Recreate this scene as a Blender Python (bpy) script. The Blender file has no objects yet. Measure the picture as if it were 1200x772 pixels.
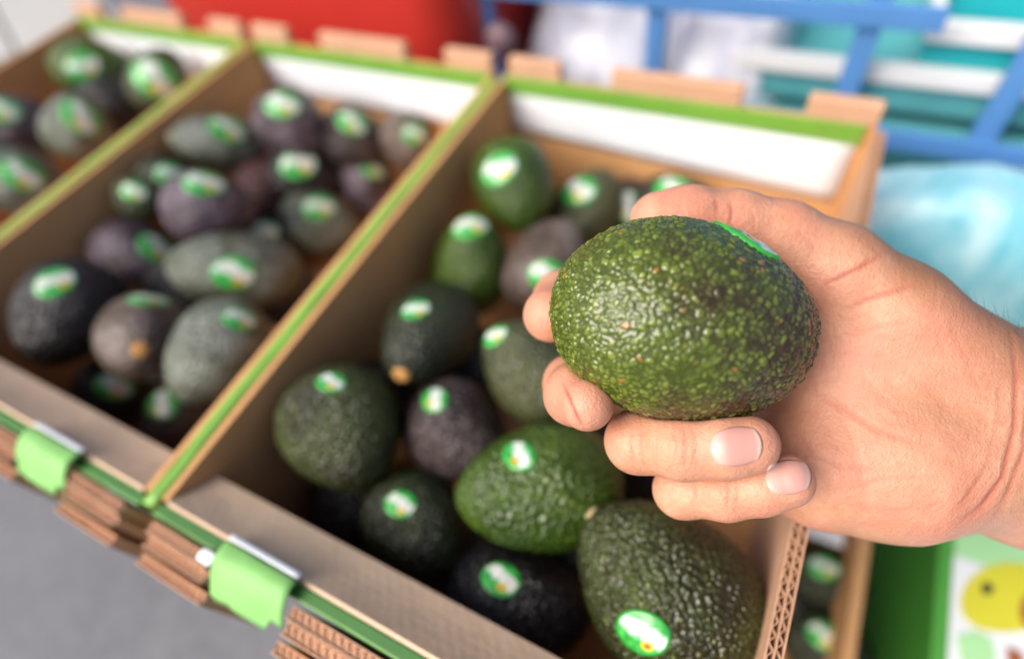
import bpy, bmesh, math, random, time
import numpy as np
from mathutils import Vector, Matrix, noise
from mathutils.bvhtree import BVHTree
from mathutils.kdtree import KDTree

random.seed(11)
rng = np.random.default_rng(7)
S = bpy.context.scene
COL = S.collection

# ------------------------------------------------------------------ camera
W_IMG, H_IMG, F_PX = 1200.0, 772.0, 664.374
CAM = Vector((0.252, 0.006, 0.267))
R_ = Vector((0.89032511, 0.43482507, -0.13508645))
U_ = Vector((-0.2826011, 0.76032988, 0.58483766))
F_ = Vector((-0.35701234, 0.48252007, -0.79982283))
cam_d = bpy.data.cameras.new('camera')
cam = bpy.data.objects.new('camera', cam_d)
COL.objects.link(cam)
M3 = Matrix((R_, U_, -F_)).transposed()
cam.matrix_world = Matrix.Translation(CAM) @ M3.to_4x4()
cam_d.sensor_width = 36.0
cam_d.lens = 36.0 * F_PX / W_IMG
cam_d.clip_start = 0.01
cam_d.clip_end = 100.0
cam_d.dof.use_dof = True
cam_d.dof.focus_distance = 0.199
cam_d.dof.aperture_fstop = 2.3
S.camera = cam

# ------------------------------------------------------------------ light
SUN_AZ_VEC = Vector((-0.40, -0.62, 0.78)).normalized()
w = bpy.data.worlds.new('World')
S.world = w
w.use_nodes = True
nt = w.node_tree
bg = nt.nodes['Background']
sky = nt.nodes.new('ShaderNodeTexSky')
sky.sky_type = 'NISHITA'
sky.sun_disc = False
sky.sun_elevation = math.asin(SUN_AZ_VEC.z)
sky.sun_rotation = math.atan2(SUN_AZ_VEC.x, SUN_AZ_VEC.y)
sky.air_density = 0.8
sky.dust_density = 4.0
sky.ozone_density = 0.6
nt.links.new(sky.outputs[0], bg.inputs[0])
bg.inputs[1].default_value = 0.062
sun_d = bpy.data.lights.new('sun', 'SUN')
sun_d.energy = 1.5
sun_d.angle = math.radians(44)
sun_d.color = (1.0, 0.93, 0.84)
sun = bpy.data.objects.new('sun', sun_d)
COL.objects.link(sun)
sun.rotation_euler = SUN_AZ_VEC.to_track_quat('Z', 'Y').to_euler()
sun.location = (-1, -2, 3)
S.view_settings.view_transform = 'Standard'
S.view_settings.look = 'None'
S.view_settings.exposure = 1.48
S.view_settings.gamma = 1.0

# ------------------------------------------------------------------ helpers
def ray(px, py):
    return R_ * ((px - 600) / F_PX) - U_ * ((py - 386) / F_PX) + F_
def at(px, py, d):
    return CAM + ray(px, py) * d
def at_z(px, py, z):
    r = ray(px, py)
    return CAM + r * ((z - CAM.z) / r.z)
def srgb(r, g, b):
    f = lambda c: c / 12.92 if c <= 0.04045 else ((c + 0.055) / 1.055) ** 2.4
    return tuple(f(c / 255.0) for c in (r, g, b)) + (1.0,)

class MB:
    def __init__(s):
        s.v = []; s.f = []
    def box(s, x0, x1, y0, y1, z0, z1, M=None):
        n = len(s.v)
        P = [(x, y, z) for z in (z0, z1) for y in (y0, y1) for x in (x0, x1)]
        if M is not None: P = [tuple(M @ Vector(p)) for p in P]
        s.v += P
        s.f += [tuple(n + i for i in q) for q in ((0,2,3,1),(4,5,7,6),(0,1,5,4),(2,6,7,3),(0,4,6,2),(1,3,7,5))]
        return s
    def grid(s, pts, closed=False):
        # pts: list of rows of points
        n = len(s.v); r = len(pts); c = len(pts[0])
        for row in pts: s.v += [tuple(p) for p in row]
        for i in range(r - 1):
            for j in range(c - 1 if not closed else c):
                k = (j + 1) % c
                s.f.append((n + i*c + j, n + i*c + k, n + (i+1)*c + k, n + (i+1)*c + j))
        return s
    def sheet(s, pts, t):
        # thin solid sheet: grid of points plus an offset copy along the normals
        r = len(pts); c = len(pts[0]); P = [[Vector(p) for p in row] for row in pts]
        off = []
        for i in range(r):
            row = []
            for j in range(c):
                a = P[min(i+1, r-1)][j] - P[max(i-1, 0)][j]
                b = P[i][min(j+1, c-1)] - P[i][max(j-1, 0)]
                nn = a.cross(b)
                nn = nn.normalized() if nn.length > 1e-12 else Vector((0, 0, 1))
                row.append(P[i][j] + nn * t)
            off.append(row)
        n = len(s.v); s.grid(P); m = len(s.v); s.grid(off)
        rim = [(0, j) for j in range(c)] + [(i, c-1) for i in range(1, r)] + [(r-1, j) for j in range(c-2, -1, -1)] + [(i, 0) for i in range(r-2, 0, -1)]
        for k in range(len(rim)):
            (a, b), (d, e) = rim[k], rim[(k+1) % len(rim)]
            s.f.append((n + a*c + b, n + d*c + e, m + d*c + e, m + a*c + b))
        return s
    def build(s, name, mat, parent=None, smooth=False, bevel=0.0, seg=2):
        me = bpy.data.meshes.new(name)
        me.from_pydata(s.v, [], s.f)
        bm = bmesh.new(); bm.from_mesh(me)
        bmesh.ops.recalc_face_normals(bm, faces=bm.faces)
        if bevel > 0:
            bmesh.ops.bevel(bm, geom=list(bm.edges), offset=bevel, segments=seg, profile=0.7, affect='EDGES', clamp_overlap=True)
        bm.to_mesh(me); bm.free()
        if smooth:
            for p in me.polygons: p.use_smooth = True
        me.materials.append(mat)
        o = bpy.data.objects.new(name, me)
        COL.objects.link(o)
        if parent is not None:
            o.parent = parent
            o.matrix_parent_inverse = parent.matrix_basis.inverted()
        return o

def tag(o, label=None, cat=None, group=None, kind=None):
    if label: o['label'] = label
    if cat: o['category'] = cat
    if group: o['group'] = group
    if kind: o['kind'] = kind
    return o
def empty(name, loc, label, cat, group=None):
    o = bpy.data.objects.new(name, None)
    o.location = loc
    o.empty_display_size = 0.02
    COL.objects.link(o)
    return tag(o, label, cat, group)

# ------------------------------------------------------------------ materials
class NT:
    def __init__(s, name):
        s.m = bpy.data.materials.new(name); s.m.use_nodes = True
        s.t = s.m.node_tree; s.b = s.t.nodes['Principled BSDF']
    def n(s, kind, **kw):
        x = s.t.nodes.new(kind)
        for k, v in kw.items():
            if k.startswith('i_'):
                key = k[2:]
                key = int(key) if key.isdigit() else key.replace('_', ' ')
                x.inputs[key].default_value = v
            else: setattr(x, k, v)
        return x
    def l(s, a, b): s.t.links.new(a, b)
    def ramp(s, fac, stops):
        r = s.n('ShaderNodeValToRGB')
        e = r.color_ramp.elements
        while len(e) < len(stops): e.new(0.5)
        for i, (p, c) in enumerate(stops):
            e[i].position = p; e[i].color = c if len(c) == 4 else tuple(c) + (1,)
        s.l(fac, r.inputs[0]); return r.outputs[0]
    def noise(s, vec, scale, detail=4, rough=0.55, dist=0.0):
        x = s.n('ShaderNodeTexNoise'); x.inputs['Scale'].default_value = scale
        x.inputs['Detail'].default_value = detail; x.inputs['Roughness'].default_value = rough
        x.inputs['Distortion'].default_value = dist
        if vec is not None: s.l(vec, x.inputs['Vector'])
        return x.outputs['Fac']
    def mix(s, fac, a, b, mode='MIX'):
        x = s.n('ShaderNodeMix', data_type='RGBA', blend_type=mode)
        for sock, v in ((x.inputs['Factor'], fac), (x.inputs['A'], a), (x.inputs['B'], b)):
            if isinstance(v, (tuple, list)): sock.default_value = v
            elif isinstance(v, (int, float)): sock.default_value = v
            else: s.l(v, sock)
        for q in x.inputs:
            pass
        return x.outputs['Result']
    def mixc(s, fac, a, b, mode='MIX'):
        x = s.n('ShaderNodeMixRGB', blend_type=mode)
        for sock, v in zip(x.inputs, (fac, a, b)):
            if isinstance(v, (tuple, list)): sock.default_value = v
            elif isinstance(v, (int, float)): sock.default_value = v
            else: s.l(v, sock)
        return x.outputs[0]
    def math(s, op, a, b=None, clamp=False):
        x = s.n('ShaderNodeMath', operation=op, use_clamp=clamp)
        for sock, v in zip(x.inputs, (a, b)):
            if v is None: continue
            if isinstance(v, (int, float)): sock.default_value = v
            else: s.l(v, sock)
        return x.outputs[0]
    def coord(s, which='Object'):
        return s.n('ShaderNodeTexCoord').outputs[which]
    def geo_pos(s): return s.n('ShaderNodeNewGeometry').outputs['Position']
    def bump(s, h, strength, dist, prev=None):
        x = s.n('ShaderNodeBump'); x.inputs['Strength'].default_value = strength
        x.inputs['Distance'].default_value = dist
        s.l(h, x.inputs['Height'])
        if prev is not None: s.l(prev, x.inputs['Normal'])
        return x.outputs[0]

def mat_plain(name, col, rough=0.6, noise_amt=0.25, scale=120, spec=0.5, bump=0.0003):
    t = NT(name); p = t.geo_pos()
    f = t.noise(p, scale, 5)
    g = t.noise(p, scale * 0.12, 3)
    a = t.ramp(f, [(0.3, tuple(c * (1 - noise_amt) for c in col[:3])), (0.7, tuple(min(1, c * (1 + noise_amt)) for c in col[:3]))])
    b = t.mixc(0.5, a, t.ramp(g, [(0.35, tuple(c * (1 - noise_amt) for c in col[:3])), (0.65, tuple(min(1, c * (1 + noise_amt * .6)) for c in col[:3]))]))
    t.l(b, t.b.inputs['Base Color']); t.b.inputs['Roughness'].default_value = rough
    t.b.inputs['Specular IOR Level'].default_value = spec
    t.l(t.bump(f, 0.5, bump), t.b.inputs['Normal'])
    return t.m

def mat_card(name, col, dark=0.7):
    t = NT(name); p = t.geo_pos()
    mp = t.n('ShaderNodeMapping'); t.l(p, mp.inputs[0]); mp.inputs['Scale'].default_value = (1, 1, 6)
    fib = t.noise(mp.outputs[0], 420, 6, 0.7)
    blot = t.noise(p, 22, 4, 0.6)
    spk = t.noise(p, 1500, 2, 0.5)
    lo = tuple(c * dark for c in col[:3]); hi = tuple(min(1, c * 1.18) for c in col[:3])
    c1 = t.ramp(fib, [(0.3, lo), (0.72, hi)])
    c2 = t.ramp(blot, [(0.3, tuple(c * 0.8 for c in col[:3])), (0.7, tuple(min(1, c * 1.1) for c in col[:3]))])
    c = t.mixc(0.5, c1, c2)
    c = t.mixc(t.ramp(spk, [(0.68, (0, 0, 0)), (0.75, (0.35, 0.35, 0.35))]), c, tuple(x * 0.45 for x in col[:3]) + (1,))
    t.l(c, t.b.inputs['Base Color']); t.b.inputs['Roughness'].default_value = 0.78
    t.b.inputs['Specular IOR Level'].default_value = 0.25
    sp = t.n('ShaderNodeSeparateXYZ'); t.l(p, sp.inputs[0])
    ridge = t.math('SINE', t.math('MULTIPLY', t.math('ADD', sp.outputs[0], sp.outputs[1]), 2 * math.pi / 0.0066))
    b0 = t.bump(ridge, 0.09, 0.0002)
    dent = t.bump(t.noise(p, 45, 4, 0.6), 0.5, 0.0022, b0)
    t.l(t.bump(fib, 0.35, 0.0003, dent), t.b.inputs['Normal'])
    return t.m

M_kraft = mat_card('kraft_board', (0.62, 0.335, 0.145))
M_kraft_pale = mat_card('kraft_board_pale', (0.62, 0.37, 0.235))
M_kraft_grey = mat_card('kraft_board_grey', (0.62, 0.455, 0.32), 0.85)
M_flute = mat_card('kraft_flute', (0.36, 0.20, 0.11))
M_green_print = mat_plain('green_print', (0.17, 0.38, 0.05), 0.45, 0.14, 60)
M_green_bright = mat_plain('green_print_fresh', (0.10, 0.38, 0.07), 0.4, 0.12, 60)
M_green_dark = mat_plain('green_print_dark', (0.035, 0.15, 0.02), 0.5, 0.15, 60)
M_green_tab = mat_plain('green_coated_paper', (0.22, 0.50, 0.14), 0.6, 0.22, 40)
M_white = mat_plain('white_label_paper', (0.80, 0.83, 0.88), 0.5, 0.04, 40)

def mat_avo(name, c_lo, c_hi, c_spot, rough=0.34, pebble=420, spot_at=0.62, bstr=0.55, painted_sheen=None):
    """pebbly skin: bumps of two sizes, a broad colour drift and small pale lenticels"""
    t = NT(name); p = t.coord('Object')
    oi = t.n('ShaderNodeObjectInfo')
    add = t.n('ShaderNodeVectorMath', operation='ADD')
    t.l(p, add.inputs[0]); t.l(oi.outputs['Random'], add.inputs[1])
    q = add.outputs[0]
    vor = t.n('ShaderNodeTexVoronoi', feature='SMOOTH_F1'); vor.inputs['Scale'].default_value = pebble
    vor.inputs['Smoothness'].default_value = 0.35
    wq = t.n('ShaderNodeTexNoise'); wq.inputs['Scale'].default_value = 160; t.l(q, wq.inputs['Vector'])
    mixv = t.n('ShaderNodeVectorMath', operation='MULTIPLY_ADD')
    t.l(wq.outputs['Color'], mixv.inputs[0]); mixv.inputs[1].default_value = (0.003, 0.003, 0.003); t.l(q, mixv.inputs[2])
    t.l(mixv.outputs[0], vor.inputs['Vector'])
    d = vor.outputs['Distance']
    broad = t.noise(q, 26, 4, 0.6)
    fine = t.noise(q, 300, 4, 0.6)
    base = t.ramp(broad, [(0.33, c_lo), (0.68, c_hi)])
    cell = t.ramp(d, [(0.15, (1, 1, 1)), (0.62, (0, 0, 0))])
    bright = t.mixc(cell, tuple(c * 0.5 for c in c_lo) + (1,), base)
    base2 = t.mixc(0.65, base, bright)
    sp = t.n('ShaderNodeTexVoronoi'); sp.inputs['Scale'].default_value = pebble * 0.55; t.l(q, sp.inputs['Vector'])
    spot = t.math('MULTIPLY', t.ramp(sp.outputs['Distance'], [(0.12, (1, 1, 1)), (0.26, (0, 0, 0))]),
                  t.ramp(t.noise(q, 120, 2), [(spot_at - 0.06, (0, 0, 0)), (spot_at + 0.04, (1, 1, 1))]))
    base3 = t.mixc(spot, base2, tuple(c_spot) + (1,))
    if painted_sheen is not None:
        bl = t.ramp(t.noise(q, 38, 5, 0.65), [(0.42, (0, 0, 0)), (0.75, (0.7, 0.7, 0.7))])  # patches of pale sky sheen painted into the skin colour
        base3 = t.mixc(bl, base3, tuple(painted_sheen) + (1,))
    t.l(base3, t.b.inputs['Base Color'])
    rr = t.ramp(fine, [(0.3, (rough - .10,) * 3), (0.7, (rough + .10,) * 3)])
    t.l(rr, t.b.inputs['Roughness'])
    b1 = t.bump(t.math('SUBTRACT', 1.0, d), bstr * 1.5, 0.0022)
    b2 = t.bump(fine, 0.35, 0.0006, b1)
    t.l(b2, t.b.inputs['Normal'])
    t.b.inputs['Specular IOR Level'].default_value = 0.55
    return t.m

A_green = mat_avo('avocado_skin_green', (0.026, 0.062, 0.005), (0.095, 0.170, 0.012), (0.20, 0.30, 0.05), 0.26, 380, 0.6)
A_mixed = mat_avo('avocado_skin_turning', (0.028, 0.026, 0.010), (0.085, 0.125, 0.020), (0.20, 0.23, 0.07), 0.27, 400, 0.56, 0.7)
A_plum = mat_avo('avocado_skin_plum', (0.018, 0.010, 0.010), (0.060, 0.034, 0.034), (0.13, 0.09, 0.08), 0.29, 420, 0.58, painted_sheen=(0.115, 0.09, 0.09))
A_olive = mat_avo('avocado_skin_olive', (0.036, 0.046, 0.014), (0.115, 0.125, 0.045), (0.19, 0.20, 0.09), 0.36, 420, 0.58)
A_dark = mat_avo('avocado_skin_dark', (0.009, 0.012, 0.004), (0.034, 0.048, 0.010), (0.09, 0.10, 0.04), 0.32, 420, 0.66)
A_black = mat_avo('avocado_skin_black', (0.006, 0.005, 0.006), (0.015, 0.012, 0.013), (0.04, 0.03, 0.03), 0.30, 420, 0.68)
A_purple = mat_avo('avocado_skin_purple', (0.026, 0.012, 0.020), (0.105, 0.064, 0.088), (0.19, 0.14, 0.16), 0.28, 420, 0.60, painted_sheen=(0.25, 0.20, 0.255))
A_brown = mat_avo('avocado_skin_brown', (0.042, 0.022, 0.016), (0.15, 0.098, 0.065), (0.24, 0.18, 0.12), 0.32, 400, 0.58, painted_sheen=(0.27, 0.225, 0.20))
A_grey = mat_avo('avocado_skin_grey', (0.048, 0.058, 0.030), (0.18, 0.205, 0.13), (0.30, 0.32, 0.23), 0.31, 420, 0.58, painted_sheen=(0.32, 0.36, 0.34))
A_red = mat_avo('avocado_skin_reddish', (0.050, 0.010, 0.012), (0.12, 0.035, 0.03), (0.2, 0.14, 0.08), 0.34, 420, 0.6)
SKINS = dict(plum=A_plum, mixed=A_mixed, green=A_green, olive=A_olive, dark=A_dark, black=A_black, purple=A_purple, brown=A_brown, grey=A_grey, red=A_red)
M_stem = mat_plain('stem_scar', (0.50, 0.25, 0.07), 0.7, 0.3, 700)
M_stem_pale = mat_plain('stem_scar_pale', (0.40, 0.33, 0.16), 0.7, 0.3, 700)

def mat_sticker():
    t = NT('fruit_sticker'); uv = t.n('ShaderNodeUVMap').outputs[0]
    sx = t.n('ShaderNodeSeparateXYZ'); t.l(uv, sx.inputs[0])
    u, v = sx.outputs[0], sx.outputs[1]
    oi = t.n('ShaderNodeObjectInfo'); ad = t.n('ShaderNodeVectorMath', operation='ADD'); t.l(uv, ad.inputs[0])
    t.l(t.math('MULTIPLY', oi.outputs['Random'], 37.0), ad.inputs[1]); uvr = ad.outputs[0]
    wob = t.math('MULTIPLY', t.math('SUBTRACT', t.noise(uvr, 1.9, 3), 0.5), 1.1)
    s = t.math('ADD', t.math('ADD', t.math('MULTIPLY', u, 0.62), v), wob)      # diagonal band
    band = t.math('ABSOLUTE', t.math('SUBTRACT', s, 0.12))
    white = t.ramp(band, [(0.24, (1, 1, 1)), (0.52, (0, 0, 0))])
    green = t.mixc(t.ramp(t.noise(uvr, 3.0, 3), [(0.4, (0, 0, 0)), (0.6, (1, 1, 1))]), (0.015, 0.26, 0.03, 1), (0.06, 0.48, 0.085, 1))
    c = t.mixc(white, green, t.ramp(t.noise(uvr, 4.5, 4), [(0.36, (0.42, 0.62, 0.45)), (0.5, (0.76, 0.80, 0.80)), (0.66, (0.74, 0.66, 0.70))]))
    # thin letter-like strokes running along the band
    along = t.math('SUBTRACT', u, t.math('MULTIPLY', v, 0.62))
    wv = t.math('SINE', t.math('MULTIPLY', t.math('ADD', along, t.math('MULTIPLY', t.noise(uvr, 9, 2), 0.35)), 30.0))
    strokes = t.math('MULTIPLY', t.math('GREATER_THAN', wv, 0.15), t.math('LESS_THAN', band, 0.13))
    c = t.mixc(t.math('MULTIPLY', strokes, 0.5), c, (0.45, 0.12, 0.16, 1))
    # small orange fruit mark with a dark seed near the lower edge
    def disc(cx, cy, r, soft=0.04):
        du = t.math('SUBTRACT', u, cx); dv = t.math('SUBTRACT', v, cy)
        dd = t.math('SQRT', t.math('ADD', t.math('MULTIPLY', du, du), t.math('MULTIPLY', dv, dv)))
        return t.ramp(dd, [(r - soft, (1, 1, 1)), (r + soft, (0, 0, 0))])
    c = t.mixc(disc(0.16, -0.50, 0.23), c, (0.75, 0.55, 0.05, 1))
    c = t.mixc(disc(0.16, -0.52, 0.12), c, (0.42, 0.10, 0.02, 1))
    r2 = t.math('SQRT', t.math('ADD', t.math('MULTIPLY', u, u), t.math('MULTIPLY', v, v)))
    c = t.mixc(t.ramp(r2, [(0.87, (0, 0, 0)), (0.91, (1, 1, 1))]), c, (0.03, 0.36, 0.05, 1))
    t.l(c, t.b.inputs['Base Color'])
    t.b.inputs['Roughness'].default_value = 0.28
    t.b.inputs['Coat Weight'].default_value = 0.3
    return t.m
M_sticker = mat_sticker()
# ------------------------------------------------------------------ the setting
def mat_concrete():
    t = NT('worn_concrete'); p = t.geo_pos()
    a = t.noise(p, 3.2, 5, 0.65); b = t.noise(p, 60, 6, 0.7); st = t.noise(p, 7.5, 4, 0.6, 1.2)
    c = t.ramp(a, [(0.32, (0.115, 0.124, 0.152)), (0.68, (0.142, 0.15, 0.178))])
    c = t.mixc(0.35, c, t.ramp(b, [(0.3, (0.08, 0.08, 0.09)), (0.7, (0.22, 0.22, 0.235))]))
    c = t.mixc(t.ramp(st, [(0.60, (0, 0, 0)), (0.70, (0.25, 0.25, 0.25))]), c, (0.085, 0.085, 0.10, 1))
    t.l(c, t.b.inputs['Base Color']); t.b.inputs['Roughness'].default_value = 0.7
    t.l(t.bump(b, 0.5, 0.002), t.b.inputs['Normal'])
    return t.m
M_ground = mat_concrete()
GZ = -0.46
MB().grid([[(-14, -14, GZ), (14, -14, GZ)], [(-14, 14, GZ), (14, 14, GZ)]]).build('ground', M_ground)['kind'] = 'structure'

M_wood = mat_plain('bench_wood', (0.25, 0.16, 0.09), 0.7, 0.3, 60)
bench = empty('bench', (-0.30, 0.2, GZ), 'low wooden display bench under the row of open avocado boxes', 'bench')
MB().box(-0.93, 0.305, 0.03, 0.415, -0.175, -0.149).build('bench_top', M_wood, bench, bevel=0.002)
for bx in (-0.90, 0.03):
    for by in (0.06, 0.36):
        MB().box(bx, bx + 0.04, by, by + 0.04, GZ, -0.1755).build('leg', M_wood, bench, bevel=0.002)

# ------------------------------------------------------------------ the cardboard boxes
def corr(x0, x1, y0, y1, z0, z1, pitch=0.0062, along='x', layers=1, fill=0.0):
    """corrugated board seen on its cut edge: liners with a real wave between them"""
    m = MB(); L = 0.0006
    T = (y1 - y0) / layers
    A, B = (x0, x1)
    def put(a0, a1, c0, c1):
        if along == 'x': m.box(a0, a1, c0, c1, z0, z1)
        else: m.box(c0, c1, a0, a1, z0, z1)
    for k in range(layers + 1):
        c = y0 + T * k
        put(A, B, c - L / 2, c + L / 2)
    if fill:
        for k in range(layers):
            m_lo = y0 + T * k + L; m_hi = y0 + T * (k + 1) - L
            if along == 'x': m.box(A + .0003, B - .0003, m_lo, m_hi, z0 + .001, z1 - fill)
            else: m.box(m_lo, m_hi, A + .0003, B - .0003, z0 + .001, z1 - fill)
    for k in range(layers):
        n = max(8, int((B - A) / pitch * 10)); rows = [[], []]
        c = y0 + T * (k + 0.5); am = T / 2 - L
        for i in range(n + 1):
            a = A + (B - A) * i / n
            o = c + am * (0.85 + 0.15 * math.sin(a * 310 + k)) * math.sin(2 * math.pi * a / pitch + k * 1.3 + 0.8 * math.sin(a * 70) + 0.5 * math.sin(a * 173 + k))
            for r, z in zip(rows, (z0, z1 - 0.0004)):
                r.append((a, o, z) if along == 'x' else (o, a, z))
        m.sheet(rows, 0.00035)
    return m

D = 0.4115
def open_box(x0, label, fresh, last=False):
    t = empty('cardboard_box', (x0 + 0.15, 0.2, -0.146), label, 'box', 'open boxes of avocados in a row')
    xa, xb = x0 + 0.0047, x0 + 0.2983
    MB().box(xa, xb, -0.004, D, -0.146, -0.142).build('bottom_panel', M_kraft, t)
    MB().box(xa, xb, D, D + 0.006, -0.146, 0.0).build('back_wall', M_kraft, t, bevel=0.0008)
    MB().box(xa, xa + 0.0042, 0.002, D - 0.0005, -0.1415, -0.0005).build('side_wall', M_kraft, t, bevel=0.0006)
    if last:
        xr = x0 + 0.2975
        corr(0.004, D - 0.001, xr, xr + 0.0062, -0.1415, -0.001, 0.0060, 'y', 2).build('side_wall', M_kraft_pale, t)
    else:
        MB().box(xb - 0.0042, xb, 0.002, D - 0.0005, -0.1415, -0.0005).build('side_wall', M_kraft, t, bevel=0.0006)
    # printed fold that runs along the top of the left wall (between two boxes)
    rows = []
    for i in range(60):
        y = -0.004 + (D - 0.002) * i / 59
        wob = 0.0006 * math.sin(i * 0.5 + x0 * 9) + 0.0004 * noise.noise((y * 30, x0, 0))
        row = []
        for k in range(9):
            a = math.pi * k / 8
            row.append((x0 + wob - 0.0045 * math.cos(a), y, -0.001 + 0.0024 * math.sin(a) + 0.0006 * noise.noise((y * 50, k * .4, x0))))
        rows.append(row)
    if x0 > -0.5:
        MB().sheet(rows, 0.0006).build('printed_edge', M_green_print, t, smooth=True)
    # back wall: white printed panel, green band, stacking tabs
    zl, zr = (-0.052, -0.068) if last else (-0.054, -0.062)
    la, lb = xa + 0.003, x0 + (0.289 if last else 0.2915)
    rows = []
    for i in range(21):
        f = i / 20; x = la + (lb - la) * f; zb = zl + (zr - zl) * f
        rows.append([(x, D - 0.0014 - 0.0012 * math.sin(math.pi * k / 6) - 0.0006 * noise.noise((x * 40, k, 1)), -0.012 + (zb + 0.012) * k / 6) for k in range(7)])
    MB().sheet(rows, 0.0007).build('label_strip', M_white, t, smooth=True)
    MB().box(la - 0.002, lb + 0.002, D - 0.0035, D - 0.0003, -0.0135, 0.0012).build('printed_edge', M_green_print if not last else M_green_print, t, bevel=0.0008)
    for (a, b) in ((0.012, 0.060), (0.104, 0.206), (0.250, 0.2975)):
        m = MB().box(x0 + a, x0 + b, D - 0.001, D + 0.0085, 0.0005, 0.017)
        m.build('top_tab', M_kraft_pale, t, bevel=0.0028, seg=3)
    # front wall with a flap folded inwards and pushed down
    MB().box(xa, xb, -0.004, 0.0, -0.1415, -0.004).build('front_wall', M_kraft, t, bevel=0.0006)
    rows = []
    for i in range(31):
        f = i / 30; x = xa + 0.005 + (xb - xa - 0.010) * f
        sag = 0.0025 * math.sin(math.pi * f) + 0.0008 * noise.noise((x * 25, 3, 1))
        rows.append([(x, 0.0005 + 0.0235 * k / 6, -0.002 - 0.0185 * k / 6 - sag * k / 6 - 0.0015 * math.sin(math.pi * k / 6)) for k in range(7)])
    MB().sheet(rows, 0.0028).build('inner_flap', M_kraft_grey, t, smooth=False)
    MB().box(xa + 0.001, xb - 0.001, -0.0046, 0.0002, -0.0038, -0.0012).build('printed_edge', M_green_dark, t, bevel=0.0006)
    MB().box(xa + 0.001, xb - 0.001, -0.0058, -0.0048, -0.12, -0.0008).build('outer_liner', M_green_tab, t)
    segs = [(0.012, 0.0545), (0.1065, 0.1975), (0.2475, 0.2915)]
    if last:
        MB().sheet([[(0.0495 + 0.0085 * i / 4, -0.0065 - 0.006 * k / 3, 0.0035 + 0.0012 * math.sin(i * 1.1 + k)) for k in range(4)] for i in range(5)], 0.0005).build('paper_scrap', M_white, t, smooth=True)
    for (a, b) in segs:
        aa = x0 + a + random.uniform(-.001, .001); bb = x0 + b + random.uniform(-.001, .001)
        corr(aa, bb, -0.0136, -0.0085, -0.06, 0.0012 + random.uniform(-.0012, .0012), 0.0043, fill=0.0016).build('corrugated_layer', M_kraft_pale, t)
        corr(aa + 0.001, bb + 0.002, -0.0200, -0.0148, -0.06, -0.001 + random.uniform(-.0015, .0015), 0.0043, fill=0.0016).build('corrugated_layer', M_kraft_pale, t)
        corr(aa - 0.002, bb + 0.003, -0.0285, -0.0236, -0.07, -0.009 + random.uniform(-.002, .002), 0.0043, fill=0.0016).build('corrugated_layer', M_kraft_pale, t)
        MB().box(aa + .002, bb - .002, -0.0232, -0.0084, -0.075, -0.060).build('corrugated_layer', M_kraft, t)
    for (a, b) in ((0.0585, 0.1035), (0.200, 0.245)):
        rows = []; wrows = []
        for i in range(13):
            f = i / 12; x = x0 + a + (b - a) * f
            jag = 0.0016 * noise.noise((x * 260, 1, 2)) if fresh else 0.001 * noise.noise((x * 200, 4, 2))
            row = []
            for k in range(12):
                s = k / 11
                s *= (1.0 if f < 0.80 else 0.80) * (1 + 0.05 * noise.noise((x * 400, 7, x0)))
                y = 0.0015 - (0.0245 + jag) * s
                z = 0.0042 + 0.0035 * math.sin(math.pi * min(1, s * 1.15)) - 0.013 * s * s + 0.0006 * noise.noise((x * 60, s * 3, x0))
                row.append((x + 0.003 * s * (1 if f > .5 else 0.4), y, z))
            rows.append(row)
            wrows.append([(x, 0.0018 + 0.0026 * k / 3, 0.0046 - 0.0016 * k / 3) for k in range(4)])
        ft = MB().sheet(rows, 0.0006).build('front_tab', M_green_tab, t, smooth=True)
        e = MB().sheet(wrows, 0.0006).build('tab_edge', M_white, None, smooth=True)
        e.parent = ft; e.matrix_parent_inverse = (t.matrix_basis).inverted() @ Matrix() if False else Matrix()
        # vertices are written in world space: undo the chain thing > part
        e.matrix_parent_inverse = (t.matrix_basis @ ft.matrix_parent_inverse).inverted()
    return t
open_box(0.0, 'open cardboard box under the outstretched hand, nearest of the row, filled with green avocados', True, True)
open_box(-0.303, 'open cardboard box in the middle of the row, filled with mostly purple and grey avocados', False)
open_box(-0.606, 'open cardboard box at the far left of the row, cut off by the photo edge', False)

# ------------------------------------------------------------------ avocados
def avo_profile(t, L, R, neck):
    z = math.cos(t) * L
    c = math.cos(t)
    r = R * math.sin(t) * (1 - neck * c - 0.10 * neck * c * c)
    return r, z

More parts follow.
